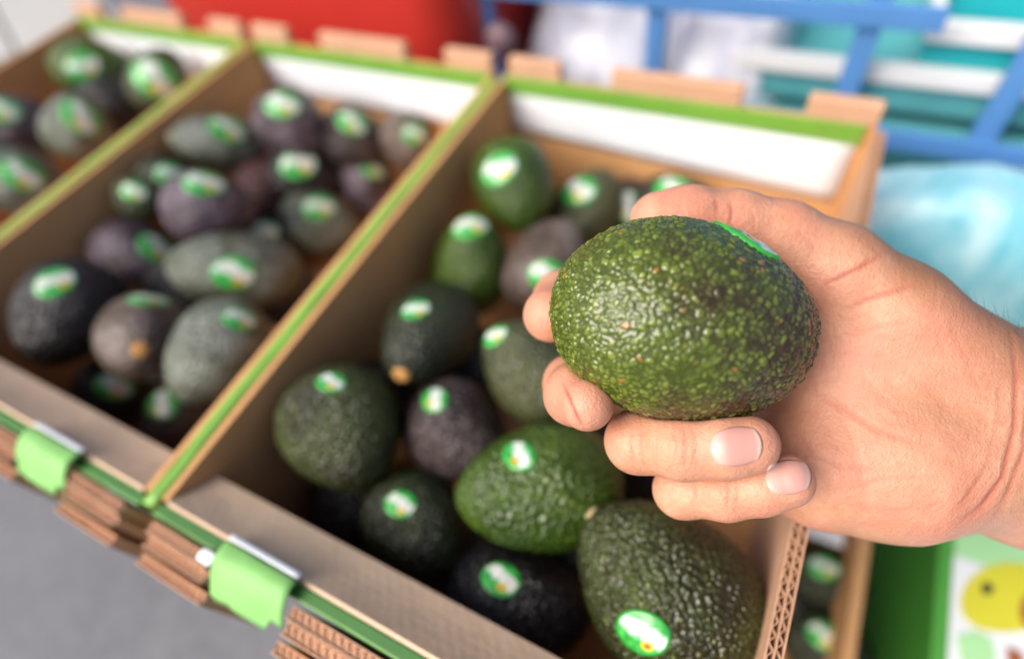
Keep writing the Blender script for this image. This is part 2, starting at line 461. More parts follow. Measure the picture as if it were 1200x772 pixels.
def sticker_mesh(o, hit_l, nrm_l, up_l, su, sv, bvh, lift=0.00025):
    nrm = nrm_l.normalized()
    ty = (up_l - nrm * up_l.dot(nrm)).normalized(); tx = ty.cross(nrm).normalized()
    rings, segs = 7, 28
    V = []; UV = []; Fc = []
    def put(a, b):
        p0 = hit_l + tx * (a * su) + ty * (b * sv)
        h, n2, _, _ = bvh.ray_cast(p0 + nrm * 0.02, -nrm, 0.05)
        if h is None:
            h, n2, _, _ = bvh.find_nearest(p0)
        V.append(h + n2 * lift + nrm * lift)
        UV.append((a, b))
    put(0, 0)
    for i in range(1, rings + 1):
        for k in range(segs):
            an = 2 * math.pi * k / segs
            put(i / rings * math.cos(an), i / rings * math.sin(an))
    for k in range(segs): Fc.append((0, 1 + k, 1 + (k + 1) % segs))
    for i in range(rings - 1):
        for k in range(segs):
            a = 1 + i * segs + k; b = 1 + i * segs + (k + 1) % segs
            Fc.append((a, a + segs, b + segs, b))
    # thin edge down to the skin
    n0 = len(V)
    for k in range(segs):
        p = V[1 + (rings - 1) * segs + k]
        V.append(p - nrm * (lift * 2.6)); UV.append(UV[1 + (rings - 1) * segs + k])
    for k in range(segs):
        a = 1 + (rings - 1) * segs + k; b = 1 + (rings - 1) * segs + (k + 1) % segs
        Fc.append((a, n0 + k, n0 + (k + 1) % segs, b))
    me = bpy.data.meshes.new('sticker'); me.from_pydata([tuple(v) for v in V], [], Fc)
    ul = me.uv_layers.new(name='UVMap')
    for lp in me.loops: ul.data[lp.index].uv = UV[lp.vertex_index]
    for p in me.polygons: p.use_smooth = True
    me.materials.append(M_sticker)
    s = bpy.data.objects.new('sticker', me); COL.objects.link(s); s.parent = o
    return s

AV_LOG = []
G1 = 'avocados in the nearest box'; G2 = 'avocados in the middle box'; G3 = 'avocados in the far left box'; G4 = 'avocados in the low box at lower right'
def avocado(px, py, a, b, ang, tilt, skin, label, sticker=None, stem=None, group=None, zr=(-0.105, -0.036), Rt=0.0315, d=None, neck=0.16, hi=False):
    rr = ray(px, py)
    if d is None:
        d = F_PX * Rt / b
        z = CAM.z + rr.z * d
        z = min(max(z, zr[0]), zr[1])
        d = (z - CAM.z) / rr.z
    bx = {G1: 0.0, G2: -0.303, G3: -0.606}.get(group)
    if bx is not None:
        for _ in range(40):
            R = b * d / F_PX; cc = CAM + rr * d
            if (cc.x - bx >= 0.009 + R * 0.97 and cc.y <= 0.4115 - R * 0.97) or cc.z > -0.018: break
            d *= 0.99
    R = b * d / F_PX
    ph = math.radians(tilt); th = math.radians(ang)
    if abs(tilt) < 50:
        A = a * d / F_PX
        L = math.sqrt(max(A * A - (R * math.sin(ph)) ** 2, 1e-8)) / math.cos(ph)
        L = min(max(L, 1.0 * R), 1.65 * R)
    else: L = 1.28 * R
    c = CAM + rr * d
    vd = rr.normalized()
    er = (R_ - vd * R_.dot(vd)).normalized(); eu = er.cross(-vd).normalized() * -1
    if eu.dot(U_) < 0: eu = -eu
    axis = (er * math.cos(th) - eu * math.sin(th)) * math.cos(ph) - vd * math.sin(ph)
    q = axis.to_track_quat('Z', 'Y').to_matrix().to_4x4()
    Mw = Matrix.Translation(c) @ q
    nr, ns = (150, 210) if hi else (34, 48)
    V = []; Fc = []; seed = random.uniform(0, 50)
    for i in range(nr + 1):
        t = math.pi * i / nr
        r, z = avo_profile(t, L, R, neck)
        for k in range(ns):
            an = 2 * math.pi * k / ns
            p = Vector((r * math.cos(an), r * math.sin(an), z))
            lump = 1 + 0.035 * noise.noise(p * 40 + Vector((seed,) * 3)) + 0.010 * noise.noise(p * 160 + Vector((seed,) * 3))
            if hi:
                wp = p * 430 + Vector((seed,) * 3)
                ds, _ = noise.voronoi(wp + noise.noise_vector(p * 260) * 0.7)
                e = min(1.0, (ds[1] - ds[0]) * 1.5); e = e * e * (3 - 2 * e)
                amp_ = 0.5 + 0.5 * min(1.0, max(0.0, noise.noise(p * 55 + Vector((seed,) * 3)) * 1.6 + 0.5))
                lump += (0.00030 * e * amp_ + 0.00025 * noise.noise(p * 420 + Vector((seed,) * 3))) / R
            V.append(p * lump)
    for i in range(nr):
        for k in range(ns):
            k2 = (k + 1) % ns
            Fc.append((i * ns + k, (i + 1) * ns + k, (i + 1) * ns + k2, i * ns + k2))
    me = bpy.data.meshes.new('avocado'); me.from_pydata([tuple(v) for v in V], [], Fc)
    bm = bmesh.new(); bm.from_mesh(me); bmesh.ops.remove_doubles(bm, verts=bm.verts, dist=1e-6)
    bmesh.ops.recalc_face_normals(bm, faces=bm.faces); bm.to_mesh(me); bm.free()
    for p in me.polygons: p.use_smooth = True
    me.materials.append(SKINS[skin] if isinstance(skin, str) else skin)
    o = bpy.data.objects.new('avocado', me); COL.objects.link(o); o.matrix_world = Mw
    tag(o, label, 'avocado', group)
    bvh = BVHTree.FromPolygons([v.co.copy() for v in me.vertices], [tuple(p.vertices) for p in me.polygons])
    Mi = Mw.inverted(); oc = Mi @ CAM
    AV_LOG.append((label, round(c.z, 3), round(R, 4), round(L, 4), c.copy()))
    if sticker:
        sx, sy, sr, rot = sticker
        dl = (Mi.to_3x3() @ ray(sx, sy)).normalized()
        h, n2, _, dist = bvh.ray_cast(oc, dl)
        if h is None:
            cc = oc + dl * (-oc).dot(dl)
            h, n2, _, _ = bvh.find_nearest(cc)
        su = (0.86 + 0.06 * random.uniform(-1, 1)) * sr * d / F_PX; rot = rot + random.uniform(-22, 22)
        upw = (U_ * math.cos(math.radians(rot)) + R_ * math.sin(math.radians(rot)))
        sticker_mesh(o, h, n2, Mi.to_3x3() @ upw, su, su * 0.80, bvh)
    if stem:
        # the stem button sits in a small dimple at the narrow end
        m = MB(); rs = R * (0.19 if stem == 1 else 0.11); rows = []
        zt = max(v.co.z for v in me.vertices)
        for i in range(6):
            rho = rs * i / 5
            rows.append([(rho * math.cos(2*math.pi*k/14) * (1 + .12*math.sin(3*k)), rho * math.sin(2*math.pi*k/14), zt - 0.0006 + 0.0013 * (1 - (i / 5) ** 3) - (0.0012 if i == 5 else 0)) for k in range(14)])
        m.grid(rows, closed=True)
        sm = m.build('stem_button', M_stem if stem == 1 else M_stem_pale, None, smooth=True)
        sm.parent = o
    return o

# nearest box --------------------------------------------------------------
avocado(603, 218, 56, 47, 70, 25, 'green', 'bright green avocado in the back left corner of the nearest box, under the white strip', (584, 197, 25, -25), None, G1)
avocado(552, 312, 60, 46, -85, 20, 'green', 'smooth green avocado against the left wall of the nearest box, sticker on its top', (552, 262, 24, 0), None, G1)
avocado(687, 248, 52, 42, -60, 10, 'olive', 'olive avocado between the bright green back corner one and the thumb tip', (676, 221, 24, 10), None, G1)
avocado(640, 312, 60, 47, -60, 5, 'brown', 'brownish avocado just above the index fingertip with a white and green sticker', (641, 322, 24, 15), None, G1)
avocado(738, 258, 50, 40, 60, 10, 'plum', 'dusky purple avocado whose sticker peeks out left of the thumb tip', (736, 242, 22, 60), None, G1)
avocado(792, 248, 52, 42, 10, 10, 'dark', 'dark avocado under the back wall strip with its pale sticker showing above the thumb', (789, 220, 25, 5), None, G1)
avocado(502, 393, 66, 54, 125, 49, 'dark', 'dark green avocado in the nearest box with its orange stem end facing out', (487, 362, 20, -10), 1, G1, neck=0.2)
avocado(630, 436, 74, 58, -140, 15, 'olive', 'grey olive avocado behind the middle fingertip, its sticker on the left edge', (579, 392, 20, -50), None, G1)
avocado(402, 502, 74, 69, 60, 20, 'mixed', 'large dark olive avocado at the left end of the nearest box', (388, 447, 19, 12), None, G1, hi=True)
avocado(536, 504, 63, 57, 30, 15, 'plum', 'blackish purple avocado left of the middle finger, sticker at its upper left', (509, 466, 20, 55), None, G1, hi=True)
avocado(634, 571, 98, 72, -8, -14, 'green', 'long glossy green avocado below the middle finger with a tilted sticker on top', (608, 532, 26, 35), None, G1, hi=True, neck=-0.12)
avocado(490, 618, 72, 60, 50, 10, 'dark', 'dark avocado by the front flap of the nearest box, small round sticker near its top', (469, 590, 22, -12), None, G1, hi=True)
avocado(606, 706, 86, 66, 10, 5, 'black', 'nearly black avocado at the bottom of the nearest box with a flat oval sticker', (587, 677, 27, -8), None, G1, hi=True)
avocado(778, 690, 118, 94, -132, 22, 'mixed', 'big pebbly green avocado in the front right corner of the nearest open box', (752, 742, 34, -22), 2, G1, Rt=0.0335, hi=True, neck=0.22)
avocado(745, 545, 66, 54, 20, 0, 'black', 'added black avocado darkening the gap, half hidden below the ring finger', None, None, G1, zr=(-0.112, -0.07))  # from here on black fruit is put in to darken the gaps
avocado(420, 600, 60, 52, 40, 0, 'black', 'added black avocado darkening the left front corner of the nearest box', None, None, G1, zr=(-0.112, -0.085))
avocado(560, 430, 58, 48, 0, 0, 'black', 'added black avocado darkening the gap between the orange stemmed one and the grey olive one', None, None, G1, zr=(-0.112, -0.09))
avocado(690, 620, 60, 52, 0, 0, 'black', 'added black avocado darkening the gap below the long glossy green one', None, None, G1, zr=(-0.112, -0.09))
avocado(672, 668, 56, 50, 70, 0, 'black', 'added black avocado darkening the gap between the nearly black one and the big pebbly one', None, None, G1, zr=(-0.112, -0.085))
avocado(548, 652, 52, 46, 20, 0, 'black', 'added black avocado darkening the gap between the two dark ones at the front of the nearest box', None, None, G1, zr=(-0.112, -0.09))
avocado(450, 470, 52, 46, 20, 0, 'black', 'added black avocado darkening the gap right of the large dark olive one, lower down', None, None, G1, zr=(-0.112, -0.09))
# middle box ----------------------------------------------------------------
avocado(80, 366, 66, 54, 120, 10, 'black', 'black avocado with a bluish sheen in the front left corner of the middle box', (64, 330, 26, -35), None, G2)
avocado(170, 396, 55, 51, 110, 78, 'brown', 'brownish grey avocado with its orange stem scar facing out in the middle box', (175, 349, 25, -8), 1, G2, neck=0.1)
avocado(255, 412, 66, 52, 125, 10, 'grey', 'grey green avocado leaning on the green topped wall at the front of the middle box', (282, 372, 22, -15), None, G2)
avocado(278, 316, 88, 44, 2, 0, 'grey', 'long grey green avocado lying across the middle box with a big pale sticker', (274, 320, 26, -20), None, G2, neck=-0.1)
avocado(163, 301, 50, 40, 20, 15, 'purple', 'mauve grey avocado left of the long grey green one, sticker at its right', (186, 290, 25, 20), None, G2)
avocado(375, 262, 46, 36, 15, 10, 'grey', 'pale grey avocado touching the right wall of the middle box', (375, 242, 22, -10), None, G2)
avocado(244, 243, 50, 42, 0, 10, 'purple', 'purple grey avocado in the centre of the middle box, pale sticker on top', (240, 213, 24, 0), None, G2)
avocado(168, 232, 30, 26, 0, 20, 'olive', 'small yellowish olive avocado against the left wall of the middle box', (157, 224, 15, 0), 1, G2, Rt=0.026)
avocado(200, 212, 36, 30, 0, 0, 'dark', 'dark avocado half hidden behind the small olive one at the left wall', (199, 203, 18, 0), None, G2, Rt=0.028)
avocado(258, 168, 52, 33, -172, 15, 'grey', 'charcoal green avocado with a yellowish stem tip in the back left of the middle box', (268, 150, 24, 0), 2, G2, Rt=0.029)
avocado(343, 150, 46, 40, 60, 10, 'purple', 'violet avocado under the white strip of the middle box, nearest its left corner', (331, 121, 22, -10), None, G2)
avocado(308, 226, 42, 36, 120, 45, 'red', 'reddish avocado with a pale blotch in the middle of the middle box', None, 2, G2)
avocado(360, 208, 46, 36, 10, 0, 'black', 'dark plum avocado right of the reddish one with a yellow green sticker', (350, 191, 23, -5), None, G2)
avocado(416, 166, 42, 36, 40, 5, 'plum', 'plum coloured avocado under the white strip, second from the right wall in the middle box', (413, 142, 20, 10), None, G2)
avocado(430, 215, 40, 34, 60, 10, 'purple', 'greyish plum avocado beside the green topped wall with a round pale sticker', (438, 196, 18, 0), None, G2)
avocado(478, 168, 36, 30, 60, 5, 'brown', 'brown avocado in the back right corner of the middle box', (487, 157, 18, 0), None, G2)
avocado(318, 288, 40, 34, 0, 0, 'dark', 'dark avocado just behind the long grey green one', (311, 270, 18, 0), None, G2, zr=(-0.1, -0.055))
avocado(208, 494, 46, 40, 120, 0, 'plum', 'dark plum avocado low by the front flap of the middle box, tall pale sticker', (188, 472, 24, 50), None, G2, zr=(-0.11, -0.07))
avocado(138, 458, 46, 40, 30, 0, 'black', 'black avocado low at the front of the middle box with a dim sticker', (135, 452, 21, 0), None, G2, zr=(-0.112, -0.085))
avocado(335, 345, 46, 40, 30, 0, 'black', 'added black avocado darkening the gap between the long grey green one and the right wall', None, None, G2, zr=(-0.112, -0.085))  # this and the next are black fillers that keep the gaps dark
avocado(225, 345, 50, 42, 30, 0, 'black', 'added black avocado darkening the gap below the long grey green one', None, None, G2, zr=(-0.112, -0.09))
# far left box --------------------------------------------------------------
avocado(116, 84, 46, 34, 10, 15, 'green', 'green avocado under the left wall at the back of the far left box', (97, 78, 22, -20), None, G3)
avocado(187, 96, 40, 32, -60, 10, 'olive', 'olive avocado with a large pale sticker at the back right of the far left box', (182, 92, 27, 20), None, G3)
avocado(28, 152, 48, 36, 10, 0, 'purple', 'mauve grey avocado at the left photo edge in the far left box', (2, 128, 22, 0), None, G3)
avocado(92, 150, 40, 36, -80, 10, 'grey', 'grey avocado in the middle of the far left box with an upright pale sticker', (95, 137, 23, 60), None, G3)
avocado(32, 216, 46, 38, 20, 10, 'grey', 'pale grey avocado by the green topped wall at the front of the far left box', (26, 204, 26, 20), None, G3)
avocado(-8, 204, 44, 36, 60, 10, 'green', 'avocado cut off by the left photo edge with a bright green sticker rim', (3, 200, 20, 0), None, G3)
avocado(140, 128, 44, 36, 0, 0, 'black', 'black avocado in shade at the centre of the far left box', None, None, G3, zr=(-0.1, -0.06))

# low box at lower right ----------------------------------------------------
lb = empty('cardboard_box', (0.25, 0.21, GZ), 'low cardboard box of avocados on the ground right of the nearest open box', 'box')
x0, x1, y0, y1, zt = 0.098, 0.402, 0.0, 0.345, -0.262
MB().box(x0, x1, y0, y1, GZ, GZ + 0.005).build('bottom_panel', M_kraft, lb)
MB().box(x1 - 0.009, x1, y0, y1, GZ + 0.0055, zt).build('side_wall', M_kraft, lb, bevel=0.001)
MB().box(x0, x0 + 0.006, y0, y1, GZ + 0.0055, zt).build('side_wall', M_kraft, lb, bevel=0.001)
MB().box(x0 + 0.0065, x1 - 0.0125, y1 - 0.006, y1, GZ + 0.0055, zt).build('back_wall', M_kraft, lb, bevel=0.001)
MB().box(x0 + 0.0065, x1 - 0.0125, y0, y0 + 0.006, GZ + 0.0055, zt).build('front_wall', M_kraft, lb, bevel=0.001)
MB().box(x0 + 0.0075, x1 - 0.0135, 0.23, 0.262, zt - 0.03, zt - 0.028).build('label_strip', M_white, lb)
for (px, py, aa, bb, sk, lab, st) in (
    (966, 676, 46, 40, 'dark', 'dark avocado nearer the hand in the low box at lower right', (966, 664, 18, 0)),
    (968, 752, 50, 42, 'dark', 'dark avocado at the bottom photo edge in the low box at lower right', (966, 744, 20, 0)),
    (930, 715, 44, 38, 'black', 'black avocado between the other two beside the corrugated wall in the low box', None)):
    avocado(px, py, aa, bb, 20, 0, sk, lab, st, None, G4, zr=(-0.34, -0.30))

# printed carton at lower right ---------------------------------------------
M_carton_white = mat_plain('carton_white', (0.72, 0.74, 0.76), 0.45, 0.06, 40)
M_carton_green = mat_plain('carton_green', (0.07, 0.30, 0.04), 0.45, 0.1, 40)
M_carton_pale = mat_plain('carton_pale_green', (0.38, 0.68, 0.33), 0.45, 0.08, 40)
M_yellow = mat_plain('print_yellow', (0.60, 0.56, 0.035), 0.45, 0.06, 40)
M_ink = mat_plain('print_black', (0.02, 0.025, 0.015), 0.5, 0.1, 40)
M_seed = mat_plain('print_brown', (0.33, 0.10, 0.035), 0.45, 0.1, 40)
cx0, cx1, cy0, cy1, cz = 0.4505, 0.80, -0.10, 0.305, -0.262
cart = empty('carton', (0.6, 0.1, GZ), 'white carton with green edges and a yellow print in the lower right corner', 'carton')
MB().box(cx0, cx1, cy0, cy1, GZ, cz).build('body', M_carton_green, cart, bevel=0.002)
MB().box(cx0 + 0.010, cx1 - 0.006, cy0 + 0.006, 0.247, cz + 0.0005, cz + 0.0012).build('white_panel', M_carton_white, cart)
MB().box(cx0 + 0.010, cx1 - 0.006, 0.2475, cy1 - 0.012, cz + 0.0005, cz + 0.0012).build('pale_panel', M_carton_pale, cart)
def blob(name, pts, z, m, par):
    mb = MB(); n = len(pts)
    mb.v = [(x, y, z) for x, y in pts] + [(x, y, z + 0.0006) for x, y in pts]
    mb.f = [tuple(range(n)), tuple(range(n, 2 * n))] + [(i, (i+1) % n, n + (i+1) % n, n + i) for i in range(n)]
    return mb.build(name, m, par)
def pxpoly(pts, z): return [tuple(at_z(x, y, z)[:2]) for x, y in pts]
outline = []
for k in range(40):
    t = 2 * math.pi * k / 40
    rx = 70 + 18 * math.cos(t) * 0; ry = 42
    x = 1190 + 66 * math.cos(t); y = 706 + (40 + 9 * math.cos(t + 2.4)) * math.sin(t)
    outline.append((x, y))
blob('printed_shape', pxpoly(outline, cz), cz + 0.0014, M_yellow, cart)
blob('printed_seed', pxpoly([(1215 + 22 * math.cos(2*math.pi*k/24), 716 + 24 * math.sin(2*math.pi*k/24)) for k in range(24)], cz), cz + 0.0022, M_seed, cart)
blob('printed_dot', pxpoly([(1155 + 7 * math.cos(2*math.pi*k/16), 690 + 7 * math.sin(2*math.pi*k/16)) for k in range(16)], cz), cz + 0.0022, M_ink, cart)
blob('printed_swirl', pxpoly([(1120, 745), (1142, 738), (1160, 748), (1166, 772), (1150, 790), (1128, 785)], cz), cz + 0.0014, M_carton_pale, cart)
blob('printed_swirl', pxpoly([(1178, 758), (1195, 764), (1200, 780), (1180, 786)], cz), cz + 0.0018, M_seed, cart)

# ------------------------------------------------------------------ behind the boxes
M_red = mat_plain('red_plastic', (0.50, 0.035, 0.025), 0.35, 0.06, 20)
red = empty('plastic_bin', (-0.35, 0.62, GZ), 'red plastic bin standing behind the middle open box', 'bin')
prof = []
def rrect(cx, cy, hx, hy, r, n=8):
    P = []
    for (sx, sy, a0) in ((1, 1, 0), (-1, 1, 90), (-1, -1, 180), (1, -1, 270)):
        for k in range(n + 1):
            a = math.radians(a0 + 90 * k / n)
            P.append((cx + sx * (hx - r) + r * math.cos(a), cy + sy * (hy - r) + r * math.sin(a)))
    return P
rows = []
for (z, s) in ((GZ, -0.03), (GZ + 0.01, -0.022), (-0.02, 0.0), (0.10, 0.004)):
    rows.append([(x, y, z) for x, y in rrect(-0.336, 0.66, 0.244 + s, 0.165 + s, 0.06)])
MB().grid(rows, closed=True).build('body', M_red, red, smooth=True)
rows = []
for (z, s) in ((0.095, 0.005), (0.095, 0.018), (0.115, 0.018), (0.115, -0.004), (0.09, -0.004)):
    rows.append([(x, y, z) for x, y in rrect(-0.336, 0.66, 0.244 + s, 0.165 + s, 0.06)])
MB().grid(rows, closed=True).build('rim', M_red, red)

M_blue = mat_plain('blue_plastic', (0.085, 0.235, 0.53), 0.35, 0.08, 30)
YC = 0.55
crate = empty('plastic_crate', (0.22, 0.7, GZ), 'blue lattice plastic crate behind the nearest open box, holding teal trays', 'crate')
def bar(x0, x1, y0, y1, z0, z1): MB().box(x0, x1, y0, y1, z0, z1).build('crate_bar', M_blue, crate, bevel=0.003)
XL, XR = -0.115, 0.66
for xv in (-0.105, 0.088, 0.268, 0.385, 0.50, 0.63):
    bar(xv, xv + 0.019, YC, YC + 0.014, -0.40, 0.0405)
for (x1, z0, z1) in ((0.328, 0.000, 0.019), (XR, -0.108, -0.088), (XR, -0.26, -0.24)):
    bar(XL, x1, YC - 0.006, YC - 0.0005, z0, z1)
bar(XL, XL + 0.014, YC + 0.0145, 0.90, -0.41, 0.040); bar(XR - 0.014, XR, YC + 0.0145, 0.90, -0.41, 0.040)
MB().box(XL, XR, 0.9005, 0.915, GZ, 0.04).build('back_panel', M_blue, crate)
MB().box(XL, XR, YC + 0.015, 0.90, GZ + 0.001, GZ + 0.012).build('base', M_blue, crate)
M_knob = mat_plain('dark_latch', (0.16, 0.10, 0.12), 0.5, 0.1, 40)
kb = MB(); rows = []
for i in range(9):
    t = math.pi * i / 8
    rows.append([(-0.068 + 0.018 * math.sin(t) * math.cos(2*math.pi*k/16), 0.538 - 0.012 * math.cos(t), -0.040 + 0.018 * math.sin(t) * math.sin(2*math.pi*k/16)) for k in range(16)])
kb.grid(rows, closed=True).build('latch', M_knob, crate, smooth=True)

M_teal = mat_plain('teal_plastic', (0.012, 0.36, 0.40), 0.4, 0.3, 9)
M_tealgrey = mat_plain('grey_teal_plastic', (0.09, 0.34, 0.37), 0.4, 0.3, 12)
M_rim = mat_plain('white_plastic_rim', (0.72, 0.73, 0.74), 0.4, 0.08, 20)
LT = ['topmost teal tray with a white rim in the blue crate', 'middle teal tray with a long white rim in the blue crate', 'lowest greyish teal tray in the blue crate']
for i, (xa, zt, mm, rimm) in enumerate(((0.325, -0.011, M_teal, True), (0.175, -0.051, M_tealgrey, True), (0.175, -0.098, M_tealgrey, False))):
    tr = empty('tray', (0.40, 0.72, zt - 0.05), LT[i], 'tray', 'teal trays stacked in the blue crate')
    yo = YC + 0.03 + 0.0 * i
    zb = (zt - 0.0335) if i < 1 else (zt - 0.040 if i < 2 else -0.44)
    MB().box(xa, 0.63, yo, yo + 0.20, zb, zt - 0.0105).build('body', mm, tr, bevel=0.003)
    zr2 = zt + (0.006 if rimm else -0.004)
    m = MB()
    m.box(xa - 0.004, 0.634, yo - 0.008, yo + 0.004, zt - 0.010, zr2); m.box(xa - 0.004, 0.634, yo + 0.192, yo + 0.204, zt - 0.010, zr2)
    m.box(xa - 0.004, xa + 0.006, yo + 0.0045, yo + 0.1915, zt - 0.010, zr2)
    m.build('rim', M_rim if rimm else mm, tr, bevel=0.002)
tb = empty('tray', (0.36, 0.84, -0.2), 'deep teal tray standing behind the rimmed trays at the back of the blue crate', 'tray', 'teal trays stacked in the blue crate')
MB().box(0.13, 0.62, 0.80, 0.885, -0.42, 0.15).build('body', M_teal, tb, bevel=0.004)

def mat_film(name, c1, c2, rough=0.18, alpha=None):
    t = NT(name); p = t.geo_pos()
    mp = t.n('ShaderNodeMapping'); t.l(p, mp.inputs[0]); mp.inputs['Rotation'].default_value = (0.2, 0.7, 0.5); mp.inputs['Scale'].default_value = (1.6, 1, 0.45)
    f = t.noise(mp.outputs[0], 11, 4, 0.6, 0.6)
    g = t.noise(p, 60, 5, 0.6, 0.8)
    t.l(t.ramp(f, [(0.36, c1), (0.64, c2)]), t.b.inputs['Base Color'])
    t.b.inputs['Roughness'].default_value = rough
    t.l(t.bump(g, 0.5, 0.003), t.b.inputs['Normal'])
    return t.m
M_aqua = mat_film('aqua_film', (0.09, 0.43, 0.55), (0.46, 0.70, 0.77), 0.34)
M_wbag = mat_film('milky_film', (0.58, 0.60, 0.72), (0.78, 0.79, 0.84))
def bag(c, h, label, mat, seed, amp=0.018, group=None, n=56):
    rows = []
    sv = Vector((seed, seed * 1.7, 3))
    for i in range(n + 1):
        th = math.pi * i / n
        row = []
        for k in range(n * 2):
            ph = 2 * math.pi * k / (n * 2)
            d0 = Vector((math.sin(th) * math.cos(ph), math.sin(th) * math.sin(ph), math.cos(th)))
            s = 1 / (abs(d0.x) ** 3.2 + abs(d0.y) ** 3.2 + abs(d0.z) ** 3.2) ** (1 / 3.2)
            p = Vector((d0.x * s * h[0], d0.y * s * h[1], d0.z * s * h[2]))
            f = 1 - 2 * abs(noise.noise(p * 9 + sv))
            g = 1 - 2 * abs(noise.noise(p * 24 + sv))
            q = p + d0 * amp * (0.7 * f + 0.35 * g)
            row.append(Vector(c) + q)
        rows.append(row)
    o = MB().grid(rows, closed=True).build('plastic_bag', mat, None, smooth=True)
    return tag(o, label, 'bag', group)
bag((0.43, 0.478, -0.252), (0.16, 0.052, 0.172), 'light turquoise plastic bag bulging between the nearest box and the blue crate', M_aqua, 3.1, 0.007)
bag((0.74, 0.475, -0.27), (0.15, 0.052, 0.165), 'light turquoise plastic bag at the right photo edge below the blue crate', M_aqua, 8.4, 0.007)
bag((0.005, 0.66, -0.20), (0.085, 0.075, 0.20), 'milky white plastic bag at the left end of the blue crate', M_wbag, 5.2)
bag((0.162, 0.64, -0.185), (0.052, 0.06, 0.19), 'milky white plastic bag beside the teal trays in the blue crate', M_wbag, 12.9)

M_foam = mat_plain('white_foam', (0.42, 0.42, 0.40), 0.6, 0.06, 60)
FM = Matrix.Translation((-0.90, 0.45, 0)) @ Matrix.Rotation(math.radians(-24.6), 4, 'Z')
for (xa, xb, ya, yb, z, lab) in ((-0.55, 0.09, -0.30, -0.012, -0.065, 'pale foam box nearer the camera beyond the far left open box, in the photo corner'),
                                 (-0.55, 0.13, 0.0, 0.135, -0.06, 'pale foam box further back beyond the far left open box')):
    fb = empty('foam_box', tuple(FM @ Vector(((xa + xb) / 2, (ya + yb) / 2, GZ))), lab, 'box')
    MB().box(xa, xb, ya, yb, GZ, z - 0.05, FM).build('body', M_foam, fb, bevel=0.006)
    MB().box(xa - .003, xb + .006, ya - .003, yb + .003, z - 0.048, z, FM).build('lid', M_foam, fb, bevel=0.006)
